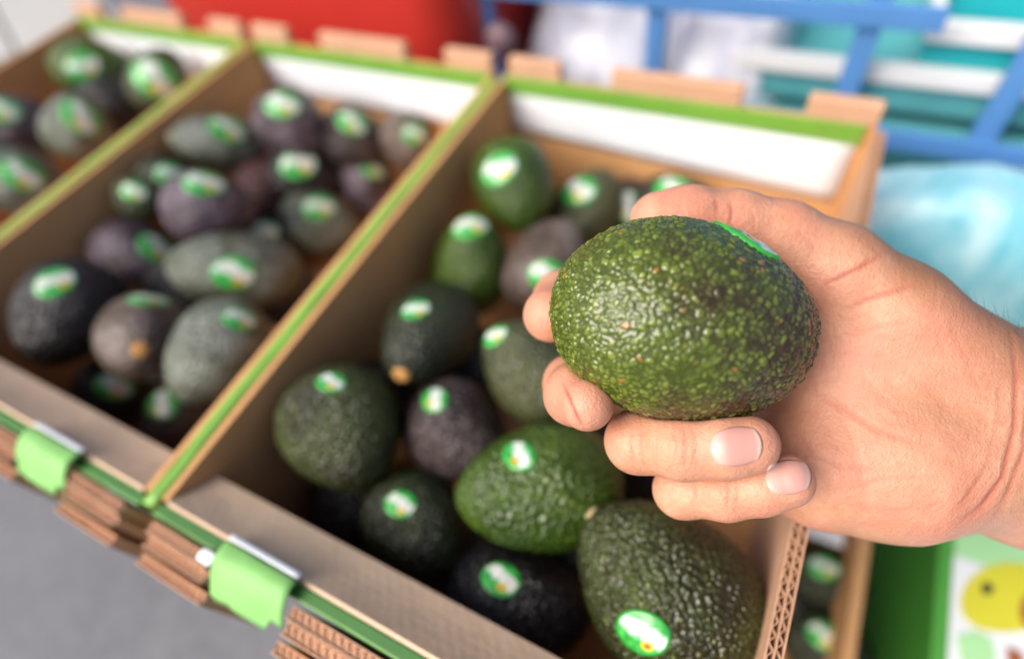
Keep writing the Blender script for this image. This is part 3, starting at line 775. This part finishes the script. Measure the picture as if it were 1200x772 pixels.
# ------------------------------------------------------------------ the avocado in the hand
HD = 0.207
def hero():
    R = 116 * HD / F_PX; L = 155 * HD / F_PX
    px, py = 799, 377
    c = at(px, py, HD)
    th = math.radians(11)
    axis = R_ * math.cos(th) - U_ * math.sin(th) + F_ * 0.10
    axis = (-axis).normalized()            # stem end to the left
    q = axis.to_track_quat('Z', 'Y').to_matrix().to_4x4()
    Mw = Matrix.Translation(c) @ q
    N = 4500
    kd = KDTree(N); cell = []
    for i in range(N):
        zf = 1 - 2 * (i + 0.5) / N
        ph = i * math.pi * (3 - math.sqrt(5))
        t = math.acos(zf) + random.gauss(0, 0.024)
        ph += random.gauss(0, 0.045) / max(0.15, math.sin(t))
        r, z = avo_profile(t, L, R, -0.05)
        p = Vector((r * math.cos(ph), r * math.sin(ph), z))
        kd.insert(p, i)
        cell.append((0.35 + 0.65 * random.random(), random.random()))
    kd.balance()
    nr, ns = 351, 510
    V = np.zeros((nr + 1, ns, 3)); peb = np.zeros((nr + 1, ns)); rnd = np.zeros((nr + 1, ns))
    for i in range(nr + 1):
        t = math.pi * i / nr
        r, z = avo_profile(t, L, R, -0.05)
        for k in range(ns):
            an = 2 * math.pi * k / ns
            p = Vector((r * math.cos(an), r * math.sin(an), z))
            wp = p + Vector((noise.noise(p * 420), noise.noise(p * 420 + Vector((9, 9, 9))), noise.noise(p * 420 + Vector((5, 2, 7))))) * 0.00055
            (c1, i1, d1), (c2, i2, d2) = kd.find_n(wp, 2)
            h, rd = cell[i1]
            e = (d2 - d1) / (0.0008 + 0.0006 * rd)
            e = max(0.0, min(1.0, e)); e = e * e * (3 - 2 * e)
            peb[i, k] = min(1.0, max(0.0, e * h + 0.35 * noise.noise(p * 300) + 0.2 * noise.noise(p * 800))); rnd[i, k] = rd
            n = Vector((p.x / R**2, p.y / R**2, p.z / L**2)).normalized()
            calm = 0.55 + 0.45 * min(1, max(0, noise.noise(p * 30) + 0.6))
            q2 = p * (1 + 0.012 * noise.noise(p * 30)) + n * (0.00080 * e * h * calm + 0.00030 * noise.noise(p * 300) + 0.00020 * noise.noise(p * 800))
            V[i, k] = q2
    Fc = []
    for i in range(nr):
        for k in range(ns):
            k2 = (k + 1) % ns
            Fc.append((i * ns + k, (i + 1) * ns + k, (i + 1) * ns + k2, i * ns + k2))
    me = bpy.data.meshes.new('avocado'); me.from_pydata(V.reshape(-1, 3).tolist(), [], Fc)
    ca = me.attributes.new('pebble', 'FLOAT_COLOR', 'POINT')
    arr = np.stack([peb.ravel(), rnd.ravel(), np.zeros(peb.size), np.ones(peb.size)], 1).astype(np.float32)
    ca.data.foreach_set('color', arr.ravel())
    me.polygons.foreach_set('use_smooth', [True] * len(me.polygons)); me.update()
    # skin
    t = NT('held_avocado_skin')
    at_ = t.n('ShaderNodeAttribute', attribute_name='pebble')
    sx = t.n('ShaderNodeSeparateColor'); t.l(at_.outputs['Color'], sx.inputs[0])
    pb, rd = sx.outputs[0], sx.outputs[1]
    p = t.coord('Object')
    broad = t.noise(p, 28, 4, 0.6)
    mid = t.noise(p, 90, 4, 0.6)
    fine = t.noise(p, 700, 4, 0.6)
    sz = t.n('ShaderNodeSeparateXYZ'); t.l(p, sz.inputs[0])
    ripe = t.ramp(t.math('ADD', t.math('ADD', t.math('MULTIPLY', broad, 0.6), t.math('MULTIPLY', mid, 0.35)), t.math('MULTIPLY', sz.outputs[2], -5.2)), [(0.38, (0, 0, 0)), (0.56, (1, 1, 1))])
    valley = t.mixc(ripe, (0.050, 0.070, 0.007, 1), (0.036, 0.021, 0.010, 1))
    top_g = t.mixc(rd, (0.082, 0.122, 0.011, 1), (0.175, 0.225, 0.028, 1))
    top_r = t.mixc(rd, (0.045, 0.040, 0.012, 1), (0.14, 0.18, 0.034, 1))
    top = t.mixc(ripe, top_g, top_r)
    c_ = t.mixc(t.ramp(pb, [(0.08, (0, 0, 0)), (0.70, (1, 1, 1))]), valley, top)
    # a few rusty lenticels
    rust = t.math('MULTIPLY', t.ramp(rd, [(0.982, (0, 0, 0)), (0.988, (0.8, 0.8, 0.8))]), t.ramp(pb, [(0.2, (0, 0, 0)), (0.4, (0.8, 0.8, 0.8))]))
    c_ = t.mixc(rust, c_, (0.34, 0.09, 0.02, 1))
    t.l(c_, t.b.inputs['Base Color'])
    t.l(t.ramp(fine, [(0.3, (0.15,) * 3), (0.7, (0.27,) * 3)]), t.b.inputs['Roughness'])
    t.l(t.bump(fine, 0.3, 0.0002), t.b.inputs['Normal'])
    t.b.inputs['Specular IOR Level'].default_value = 0.6
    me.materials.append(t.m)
    o = bpy.data.objects.new('avocado', me); COL.objects.link(o); o.matrix_world = Mw
    tag(o, 'pebbly green avocado held up in the hand, in sharp focus above the boxes', 'avocado')
    step = 3
    # coarse copy of the surface for laying the sticker on
    vs = [Vector(V[i, k]) for i in range(0, nr + 1, step) for k in range(0, ns, step)]
    R2, C2 = nr // step + 1, ns // step
    fs = [(i * C2 + k, (i + 1) * C2 + k, (i + 1) * C2 + (k + 1) % C2, i * C2 + (k + 1) % C2) for i in range(R2 - 1) for k in range(C2)]
    bvh = BVHTree.FromPolygons(vs, fs)
    Mi = Mw.inverted(); oc = Mi @ CAM
    dl = (Mi.to_3x3() @ ray(878, 274)).normalized()
    h, n2, _, _ = bvh.ray_cast(oc, dl)
    if h is None: h, n2, _, _ = bvh.find_nearest(oc + dl * (-oc).dot(dl))
    up = Mi.to_3x3() @ (U_ * 0.75 + R_ * 0.6)
    n3 = h.copy(); n3 = Vector((n3.x / R**2, n3.y / R**2, n3.z / L**2))
    sticker_mesh(o, h, n3, up, 0.0132, 0.0095, bvh, 0.0005)
    # plain ellipsoid frame for the hand
    return c, axis, R, L
hc, hax, hR, hL = hero()

# ------------------------------------------------------------------ the hand
def cs(px, py, d):
    """camera-frame metres: x right, y down, z away"""
    return np.array([(px - 600) / F_PX * d, (py - 386) / F_PX * d, d])
def J(px, py, d, r): return (cs(px, py, d), r * d / F_PX)
Bm = np.array([list(R_), [-c for c in U_], list(F_)])
hero_c = Bm @ np.array(list(hc - CAM)); hero_a = Bm @ np.array(list(hax))

CH = {}
CH['thumb'] = [J(772, 258, .229, 33), J(806, 256, .229, 35), J(862, 262, .229, 36), J(915, 280, .229, 42), J(975, 318, .228, 54), J(1040, 374, .228, 68), J(1110, 440, .230, 80)]
CH['heel'] = [J(968, 540, .236, 80), J(1040, 530, .234, 98), J(1130, 506, .235, 94)]
CH['hollow'] = [J(985, 430, .246, 92), J(1060, 470, .240, 95)]
CH['wristA'] = [J(1120, 462, .236, 74), J(1200, 466, .240, 78), J(1300, 470, .245, 84), J(1560, 540, .26, 100)]
CH['wristB'] = [J(1100, 525, .236, 76), J(1200, 552, .240, 82), J(1300, 590, .245, 90), J(1560, 680, .26, 105)]
CH['knuckles'] = [J(905, 330, .262, 48), J(880, 400, .270, 50), J(868, 470, .268, 48), J(880, 540, .256, 44)]
CH['index'] = [J(890, 335, .262, 46), J(722, 330, .262, 38), J(660, 352, .245, 34), J(645, 369, .228, 32)]
CH['middle'] = [J(880, 400, .268, 46), J(735, 425, .262, 38), J(671, 450, .232, 33), J(673, 463, .212, 34), J(688, 474, .199, 31)]
CH['ring'] = [J(870, 470, .262, 44), J(770, 512, .232, 37), J(747, 517, .212, 36), J(800, 524, .199, 37), J(848, 524, .193, 36), J(878, 521, .191, 34)]
CH['pinky'] = [J(890, 540, .252, 40), J(815, 570, .232, 32), J(799, 574, .216, 31), J(850, 577, .205, 31), J(890, 571, .200, 31), J(922, 563, .197, 31)]

def cap(P, a, ra, b, rb):
    ba = b - a; L2 = ba @ ba
    w_ = P - a
    t = np.clip(w_ @ ba / L2, 0, 1)
    dd = w_ - t[:, None] * ba
    return np.sqrt((dd * dd).sum(1)) - (ra + (rb - ra) * t)
def smin(a, b, k):
    h = np.clip(0.5 + 0.5 * (b - a) / k, 0, 1)
    return b + (a - b) * h - k * h * (1 - h)
def chain(P, c, k):
    d = None
    for (a, ra), (b, rb) in zip(c[:-1], c[1:]):
        e = cap(P, a, ra, b, rb)
        d = e if d is None else smin(d, e, k)
    return d
def ell(P):
    q = P - hero_c
    al = q @ hero_a
    pr = np.sqrt(np.maximum((q * q).sum(1) - al * al, 0))
    n = np.sqrt((al / hL) ** 2 + (pr / hR) ** 2)
    g = np.sqrt((al / hL**2) ** 2 + (pr / hR**2) ** 2) + 1e-9
    return n * (n - 1) / g
def sdf(P):
    palm = chain(P, CH['heel'], .008)
    palm = smin(palm, chain(P, CH['hollow'], .008), .016)
    palm = smin(palm, smin(chain(P, CH['wristA'], .008), chain(P, CH['wristB'], .008), .030), .014)
    palm = smin(palm, chain(P, CH['knuckles'], .008), .014)
    palm = smin(palm, chain(P, CH['thumb'], .006), .012)
    f = None
    for n_ in ('index', 'middle', 'ring', 'pinky'):
        c = CH[n_]
        base = cap(P, c[0][0], c[0][1], c[1][0], c[1][1])
        palm = smin(palm, base, .007)
        e = chain(P, c[1:], .0035)
        f = e if f is None else smin(f, e, .0012)
    d = smin(palm, f, .0022)
    # flesh yields round the fruit
    s = -(ell(P) + 0.0001)
    k = 0.0022
    h = np.clip(0.5 - 0.5 * (s - d) / k, 0, 1)
    return s + (d - s) * h + k * h * (1 - h)

def surface(f, lo, hi, vox):
    n = np.ceil((hi - lo) / vox).astype(int) + 1
    # coarse pass
    cf = 4
    nc = np.ceil(n / cf).astype(int) + 1
    g = [lo[i] + np.arange(nc[i]) * vox * cf for i in range(3)]
    PC = np.stack(np.meshgrid(*g, indexing='ij'), -1).reshape(-1, 3)
    dc = f(PC).reshape(nc)
    near = np.abs(dc) < vox * cf * 1.9
    D_ = np.repeat(np.repeat(np.repeat(dc, cf, 0), cf, 1), cf, 2)
    Mk = np.repeat(np.repeat(np.repeat(near, cf, 0), cf, 1), cf, 2)
    D_ = D_[:n[0], :n[1], :n[2]].copy(); Mk = Mk[:n[0], :n[1], :n[2]]
    idx = np.argwhere(Mk)
    for s in range(0, len(idx), 400000):
        ii = idx[s:s + 400000]
        D_[ii[:, 0], ii[:, 1], ii[:, 2]] = f(lo + ii * vox)
    # surface nets
    ins = D_ < 0
    cnt = np.zeros(np.array(D_.shape) - 1, np.int8)
    sl = [slice(0, -1), slice(1, None)]
    for a in (0, 1):
        for b in (0, 1):
            for c in (0, 1): cnt += ins[sl[a], sl[b], sl[c]]
    act = (cnt > 0) & (cnt < 8)
    cells = np.argwhere(act)
    vid = -np.ones(act.shape, np.int64); vid[act] = np.arange(len(cells))
    acc = np.zeros((len(cells), 3)); num = np.zeros(len(cells))
    corners = [(a, b, c) for a in (0, 1) for b in (0, 1) for c in (0, 1)]
    for p in corners:
        for ax in range(3):
            if p[ax]: continue
            q = list(p); q[ax] = 1
            A = cells + np.array(p); B = cells + np.array(q)
            da = D_[A[:, 0], A[:, 1], A[:, 2]]; db = D_[B[:, 0], B[:, 1], B[:, 2]]
            m = (da < 0) != (db < 0)
            t = np.where(m, da / np.where(m, da - db, 1), 0)
            pt = np.array(p)[None, :] + np.zeros((len(cells), 3)); pt[:, ax] = t
            acc += pt * m[:, None]; num += m
    V = lo + (cells + acc / num[:, None]) * vox
    Fq = []
    for ax in range(3):
        u, v = (ax + 1) % 3, (ax + 2) % 3
        A = [slice(None)] * 3; B = [slice(None)] * 3
        A[ax] = slice(0, -1); B[ax] = slice(1, None)
        ch = ins[tuple(A)] != ins[tuple(B)]
        e = np.argwhere(ch)
        e = e[(e[:, u] > 0) & (e[:, v] > 0) & (e[:, u] < act.shape[u]) & (e[:, v] < act.shape[v])]
        du = np.zeros(3, int); du[u] = 1; dv = np.zeros(3, int); dv[v] = 1
        q = [e - du - dv, e - dv, e, e - du]
        ids = np.stack([vid[x[:, 0], x[:, 1], x[:, 2]] for x in q], 1)
        flip = ins[e[:, 0], e[:, 1], e[:, 2]]
        ids = np.where(flip[:, None], ids, ids[:, ::-1])
        Fq.append(ids[(ids >= 0).all(1)])
    return V, np.concatenate(Fq)

def grad(P, h=0.0004):
    g = np.zeros_like(P)
    for i in range(3):
        e = np.zeros(3); e[i] = h
        g[:, i] = sdf(P + e) - sdf(P - e)
    return g / (np.linalg.norm(g, axis=1)[:, None] + 1e-12)

lo = np.array([-0.012, -0.075, 0.165]); hi = np.array([0.335, 0.125, 0.315])
hv, hf = surface(sdf, lo, hi, 0.00085)
hg = grad(hv)
hv = hv - hg * sdf(hv)[:, None]

# creases: lines drawn on the skin as seen from the camera, pressed in and slightly redder
def proj_px(V): return np.stack([V[:, 0] / V[:, 2] * F_PX + 600, V[:, 1] / V[:, 2] * F_PX + 386], 1)
PXV = proj_px(hv)
facing = -(hg * (hv / np.linalg.norm(hv, axis=1)[:, None])).sum(1)
CREASES = [  # points, depth mm, width px, redness
    ([(962, 336), (985, 325), (1010, 312), (1036, 298)], .30, 3.0, .7),
    ([(995, 362), (1020, 350), (1050, 340), (1078, 332)], .22, 3.0, .5),
    ([(948, 455), (985, 476), (1030, 505), (1090, 522)], .28, 4.0, .35),
    ([(925, 500), (950, 530), (990, 548), (1050, 552)], .22, 4.0, .25),
    ([(1186, 392), (1192, 440), (1190, 500), (1176, 560), (1150, 595), (1122, 614)], .55, 3.5, .75),
    ([(1208, 400), (1206, 470), (1200, 530), (1182, 575), (1168, 606)], .35, 3.5, .5),
    ([(1160, 540), (1140, 572), (1120, 600)], .2, 3.0, .4),
    ([(856, 236), (858, 250), (856, 268)], .35, 2.6, .7),
    ([(838, 232), (841, 250)], .18, 2.4, .35),
    ([(660, 448), (667, 466), (675, 486), (684, 500)], .42, 1.7, 1.1),
    ([(800, 499), (804, 520), (802, 548)], .20, 2.4, .35),
    ([(812, 500), (816, 522), (813, 548)], .16, 2.2, .3),
    ([(790, 500), (793, 522), (790, 546)], .12, 2.2, .2),
    ([(742, 497), (738, 520), (744, 545)], .24, 2.4, .4),
    ([(752, 495), (749, 520), (755, 547)], .18, 2.2, .3),
    ([(852, 562), (855, 578), (852, 598)], .18, 2.2, .35),
    ([(862, 562), (865, 578), (862, 598)], .14, 2.2, .3),
    ([(812, 562), (814, 580), (811, 596)], .16, 2.4, .3),
    ([(1040, 420), (1090, 455), (1130, 500)], .10, 5.0, .12),
    ([(1010, 440), (1050, 480), (1100, 500)], .10, 4.0, .15),
    ([(970, 395), (1000, 392), (1040, 380), (1075, 378)], .12, 3.0, .2),
    ([(1090, 560), (1040, 560), (990, 575)], .12, 3.0, .2),
    ([(880, 246), (884, 258), (883, 272)], .18, 2.4, .35),
    ([(930, 268), (950, 285), (960, 300)], .14, 3.0, .2),
    ([(1110, 380), (1135, 420), (1150, 470)], .10, 3.5, .12),
    ([(1172, 430), (1170, 490), (1158, 540)], .16, 2.6, .25),
    ([(985, 590), (1040, 598), (1100, 592)], .10, 4.0, .15),
]
red = np.zeros(len(hv)); push = np.zeros(len(hv))
fm = facing > 0.05
for pts, dep, wid, rr_ in CREASES:
    pts = np.array(pts, float)
    best = np.full(len(hv), 1e9)
    tt = np.zeros(len(hv)); nseg = len(pts) - 1
    for i in range(nseg):
        a, b = pts[i], pts[i + 1]; ba = b - a
        t = np.clip((PXV - a) @ ba / (ba @ ba), 0, 1)
        dd = np.linalg.norm(PXV - a - t[:, None] * ba, axis=1)
        m = dd < best; best = np.where(m, dd, best); tt = np.where(m, (i + t) / nseg, tt)
    fade = np.clip(4 * tt * (1 - tt) + 0.15, 0, 1)
    g = np.exp(-(best / wid) ** 2) * fm * fade
    push += g * dep * 0.0014
    red = np.maximum(red, np.exp(-(best / (wid * 1.1)) ** 2) * fm * rr_ * fade)
hv = hv - hg * push[:, None]
# fingertips and knuckles are pinker, the outer wrist edge tanned, shade along the thumb's upper edge painted in
pink = np.zeros(len(hv))
for n_ in ('index', 'middle', 'ring', 'pinky', 'thumb'):
    tip = CH[n_][-1][0] if n_ != 'thumb' else CH[n_][0][0]
    pink = np.maximum(pink, np.exp(-(np.linalg.norm(hv - tip, axis=1) / 0.013) ** 2))
pink = np.maximum(pink, 0.5 * np.exp(-(np.linalg.norm(hv - cs(965, 420, .21), axis=1) / 0.022) ** 2))
tan_shade = np.clip((hv[:, 0] - 0.17) / 0.05, 0, 1) * np.clip((hg[:, 2] + 0.25) / 0.6, 0, 1)
tan_shade = np.maximum(tan_shade, np.clip((-hg[:, 1] + 0.0) / 0.6, 0, 1) * np.clip((PXV[:, 0] - 930) / 140, 0, 1))

M_cam = cam.matrix_world
def to_world(V): return np.asarray(list(CAM)) + V @ Bm
wv = to_world(hv)
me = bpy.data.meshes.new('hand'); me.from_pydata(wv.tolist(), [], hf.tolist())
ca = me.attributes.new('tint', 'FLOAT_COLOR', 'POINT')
ca.data.foreach_set('color', np.stack([red, pink, tan_shade, np.ones(len(hv))], 1).astype(np.float32).ravel())
bm = bmesh.new(); bm.from_mesh(me); bmesh.ops.recalc_face_normals(bm, faces=bm.faces)
bmesh.ops.holes_fill(bm, edges=[e for e in bm.edges if e.is_boundary], sides=0)
bm.to_mesh(me); bm.free()
me.polygons.foreach_set('use_smooth', [True] * len(me.polygons)); me.update()
def mat_skin():
    t = NT('skin')
    a = t.n('ShaderNodeAttribute', attribute_name='tint')
    s = t.n('ShaderNodeSeparateColor'); t.l(a.outputs['Color'], s.inputs[0])
    p = t.geo_pos()
    mott = t.noise(p, 95, 5, 0.65)
    big = t.noise(p, 30, 3, 0.6)
    fine = t.noise(p, 900, 4, 0.6)
    pores = t.n('ShaderNodeTexVoronoi'); pores.inputs['Scale'].default_value = 1100; t.l(p, pores.inputs['Vector'])
    base = t.ramp(mott, [(0.30, (0.54, 0.25, 0.145)), (0.55, (0.62, 0.315, 0.195)), (0.75, (0.68, 0.375, 0.24))])
    base = t.mixc(t.ramp(big, [(0.42, (0, 0, 0)), (0.68, (0.75, 0.75, 0.75))]), base, (0.60, 0.235, 0.155, 1))
    tiny = t.noise(p, 420, 4, 0.65)
    base = t.mixc(t.ramp(tiny, [(0.45, (0, 0, 0)), (0.75, (0.45, 0.45, 0.45))]), base, (0.50, 0.195, 0.125, 1))
    c = t.mixc(t.math('MULTIPLY', s.outputs[1], 0.6), base, (0.66, 0.27, 0.19, 1))
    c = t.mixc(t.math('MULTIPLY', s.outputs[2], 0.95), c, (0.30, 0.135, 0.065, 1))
    c = t.mixc(t.math('MULTIPLY', s.outputs[0], 1.0, True), c, (0.42, 0.10, 0.065, 1))
    t.l(c, t.b.inputs['Base Color'])
    t.b.inputs['Roughness'].default_value = 0.46
    t.b.inputs['Specular IOR Level'].default_value = 0.4
    t.b.inputs['Subsurface Weight'].default_value = 0.18
    t.b.inputs['Subsurface Radius'].default_value = (1.0, 0.35, 0.2)
    t.b.inputs['Subsurface Scale'].default_value = 0.004
    # skin lines: stretched noise in two directions
    m1 = t.n('ShaderNodeMapping'); t.l(p, m1.inputs[0]); m1.inputs['Rotation'].default_value = (0.3, 0.5, 0.9); m1.inputs['Scale'].default_value = (1, 0.22, 1)
    ln = t.noise(m1.outputs[0], 520, 4, 0.6)
    b1 = t.bump(ln, 0.55, 0.0007)
    b2 = t.bump(pores.outputs['Distance'], 0.35, 0.0004, b1)
    b3 = t.bump(mott, 0.4, 0.0014, b2)
    t.l(b3, t.b.inputs['Normal'])
    return t.m
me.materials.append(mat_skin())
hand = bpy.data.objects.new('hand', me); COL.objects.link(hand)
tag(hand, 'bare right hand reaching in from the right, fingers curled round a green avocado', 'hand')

# nails: thin plates laid on the fingertip
def nail(cpx, ang, hl, hw, name='fingernail'):
    n = 22; ca_, sa = math.cos(math.radians(ang)), math.sin(math.radians(ang))
    pts = []; uvs = []
    for i in range(n + 1):
        for k in range(n + 1):
            u = -1 + 2 * i / n; v = -1 + 2 * k / n
            # squircle to give a rounded plate
            uu = u * math.sqrt(1 - 0.42 * v * v); vv = v * math.sqrt(1 - 0.42 * u * u)
            x = cpx[0] + hl * uu * ca_ - hw * vv * sa; y = cpx[1] + hl * uu * sa + hw * vv * ca_
            pts.append((x, y)); uvs.append((u, v))
    d0 = np.array([[(x - 600) / F_PX, (y - 386) / F_PX, 1.0] for x, y in pts])
    t = np.full(len(d0), 0.165)
    for _ in range(70): t = t + sdf(d0 * t[:, None]) * 0.8 / np.linalg.norm(d0, axis=1)
    P = d0 * t[:, None]
    nrm = grad(P, 0.0012)
    uv = np.array(uvs); edge = np.maximum(np.abs(uv[:, 0]), np.abs(uv[:, 1]))
    lift = 0.00030 * (1 - edge ** 6) + 0.00004 - 0.0005 * (uv[:, 0] < -0.9) * 0
    top = P + nrm * (lift + 0.00012)[:, None]; bot = P - nrm * 0.0006
    A = to_world(top); B = to_world(bot)
    rows = [[Vector(A[i * (n + 1) + k]) for k in range(n + 1)] for i in range(n + 1)]
    rowb = [[Vector(B[i * (n + 1) + k]) for k in range(n + 1)] for i in range(n + 1)]
    m = MB(); a0 = 0; m.grid(rows); b0 = len(m.v); m.grid(rowb); c = n + 1
    rim = [(0, j) for j in range(c)] + [(i, c-1) for i in range(1, c)] + [(c-1, j) for j in range(c-2, -1, -1)] + [(i, 0) for i in range(c-2, 0, -1)]
    for k in range(len(rim)):
        (x, y), (q, r) = rim[k], rim[(k + 1) % len(rim)]
        m.f.append((x * c + y, q * c + r, b0 + q * c + r, b0 + x * c + y))
    o = m.build(name, M_nail, hand, smooth=True)
    ul = o.data.attributes.new('nail', 'FLOAT_COLOR', 'POINT')
    vals = np.concatenate([np.column_stack([(uv[:, 0] + 1) / 2, (uv[:, 1] + 1) / 2, np.zeros(len(uv)), np.ones(len(uv))])] * 2).astype(np.float32)
    ul.data.foreach_set('color', vals.ravel())
    return o
t = NT('nail')
a = t.n('ShaderNodeAttribute', attribute_name='nail'); s = t.n('ShaderNodeSeparateColor'); t.l(a.outputs['Color'], s.inputs[0])
c = t.ramp(s.outputs[0], [(0.0, (0.62, 0.40, 0.34)), (0.14, (0.61, 0.37, 0.315)), (0.36, (0.57, 0.285, 0.24)), (0.86, (0.58, 0.295, 0.25)), (0.925, (0.62, 0.43, 0.36)), (0.96, (0.62, 0.44, 0.35)), (0.985, (0.20, 0.10, 0.065))])
t.l(c, t.b.inputs['Base Color']); t.b.inputs['Roughness'].default_value = 0.40
t.l(t.bump(t.noise(t.geo_pos(), 500, 3), 0.15, 0.0003), t.b.inputs['Normal'])
M_nail = t.m
nail((863, 523), -7, 31, 23)
nail((924, 559), -5, 27, 20)

# short dark hairs along the outer edge of the wrist: one tuft nobody could count
hm = MB()
cand = np.where((PXV[:, 0] > 1135) & (PXV[:, 0] < 1290) & (hg[:, 1] < -0.45) & (facing < 0.35) & (facing > -0.35))[0]
for i in rng.choice(cand, 70, replace=False):
    d0 = hv[i:i + 1]
    nn = grad(d0)[0]
    root = Vector(to_world(d0)[0]); nw = Vector(nn @ Bm)
    dirn = (nw * 0.55 + R_ * random.uniform(-0.9, -0.2) + U_ * random.uniform(0.0, 0.6) + F_ * random.uniform(-.2, .5)).normalized()
    ln = random.uniform(0.004, 0.009); side = dirn.cross(F_).normalized(); th = 0.00007
    bend = Vector((random.uniform(-1, 1), random.uniform(-1, 1), random.uniform(-1, 1))) * 0.0016
    P = [root + dirn * (ln * q) + bend * q * q for q in (0, .35, .7, 1.0)]
    n0 = len(hm.v); up2 = side.cross(dirn).normalized()
    for q, p_ in enumerate(P):
        r_ = th * (1 - 0.85 * q / 3)
        for w3 in range(3):
            an = 2 * math.pi * w3 / 3
            hm.v.append(tuple(p_ + side * (r_ * math.cos(an)) + up2 * (r_ * math.sin(an))))
    for q in range(3):
        for w3 in range(3):
            hm.f.append((n0 + q*3 + w3, n0 + q*3 + (w3+1) % 3, n0 + q*3 + 3 + (w3+1) % 3, n0 + q*3 + 3 + w3))
if hm.v:
    M_hair = mat_plain('arm_hair', (0.03, 0.02, 0.015), 0.5, 0.1, 100)
    hm.build('arm_hair', M_hair, hand)['kind'] = 'stuff'
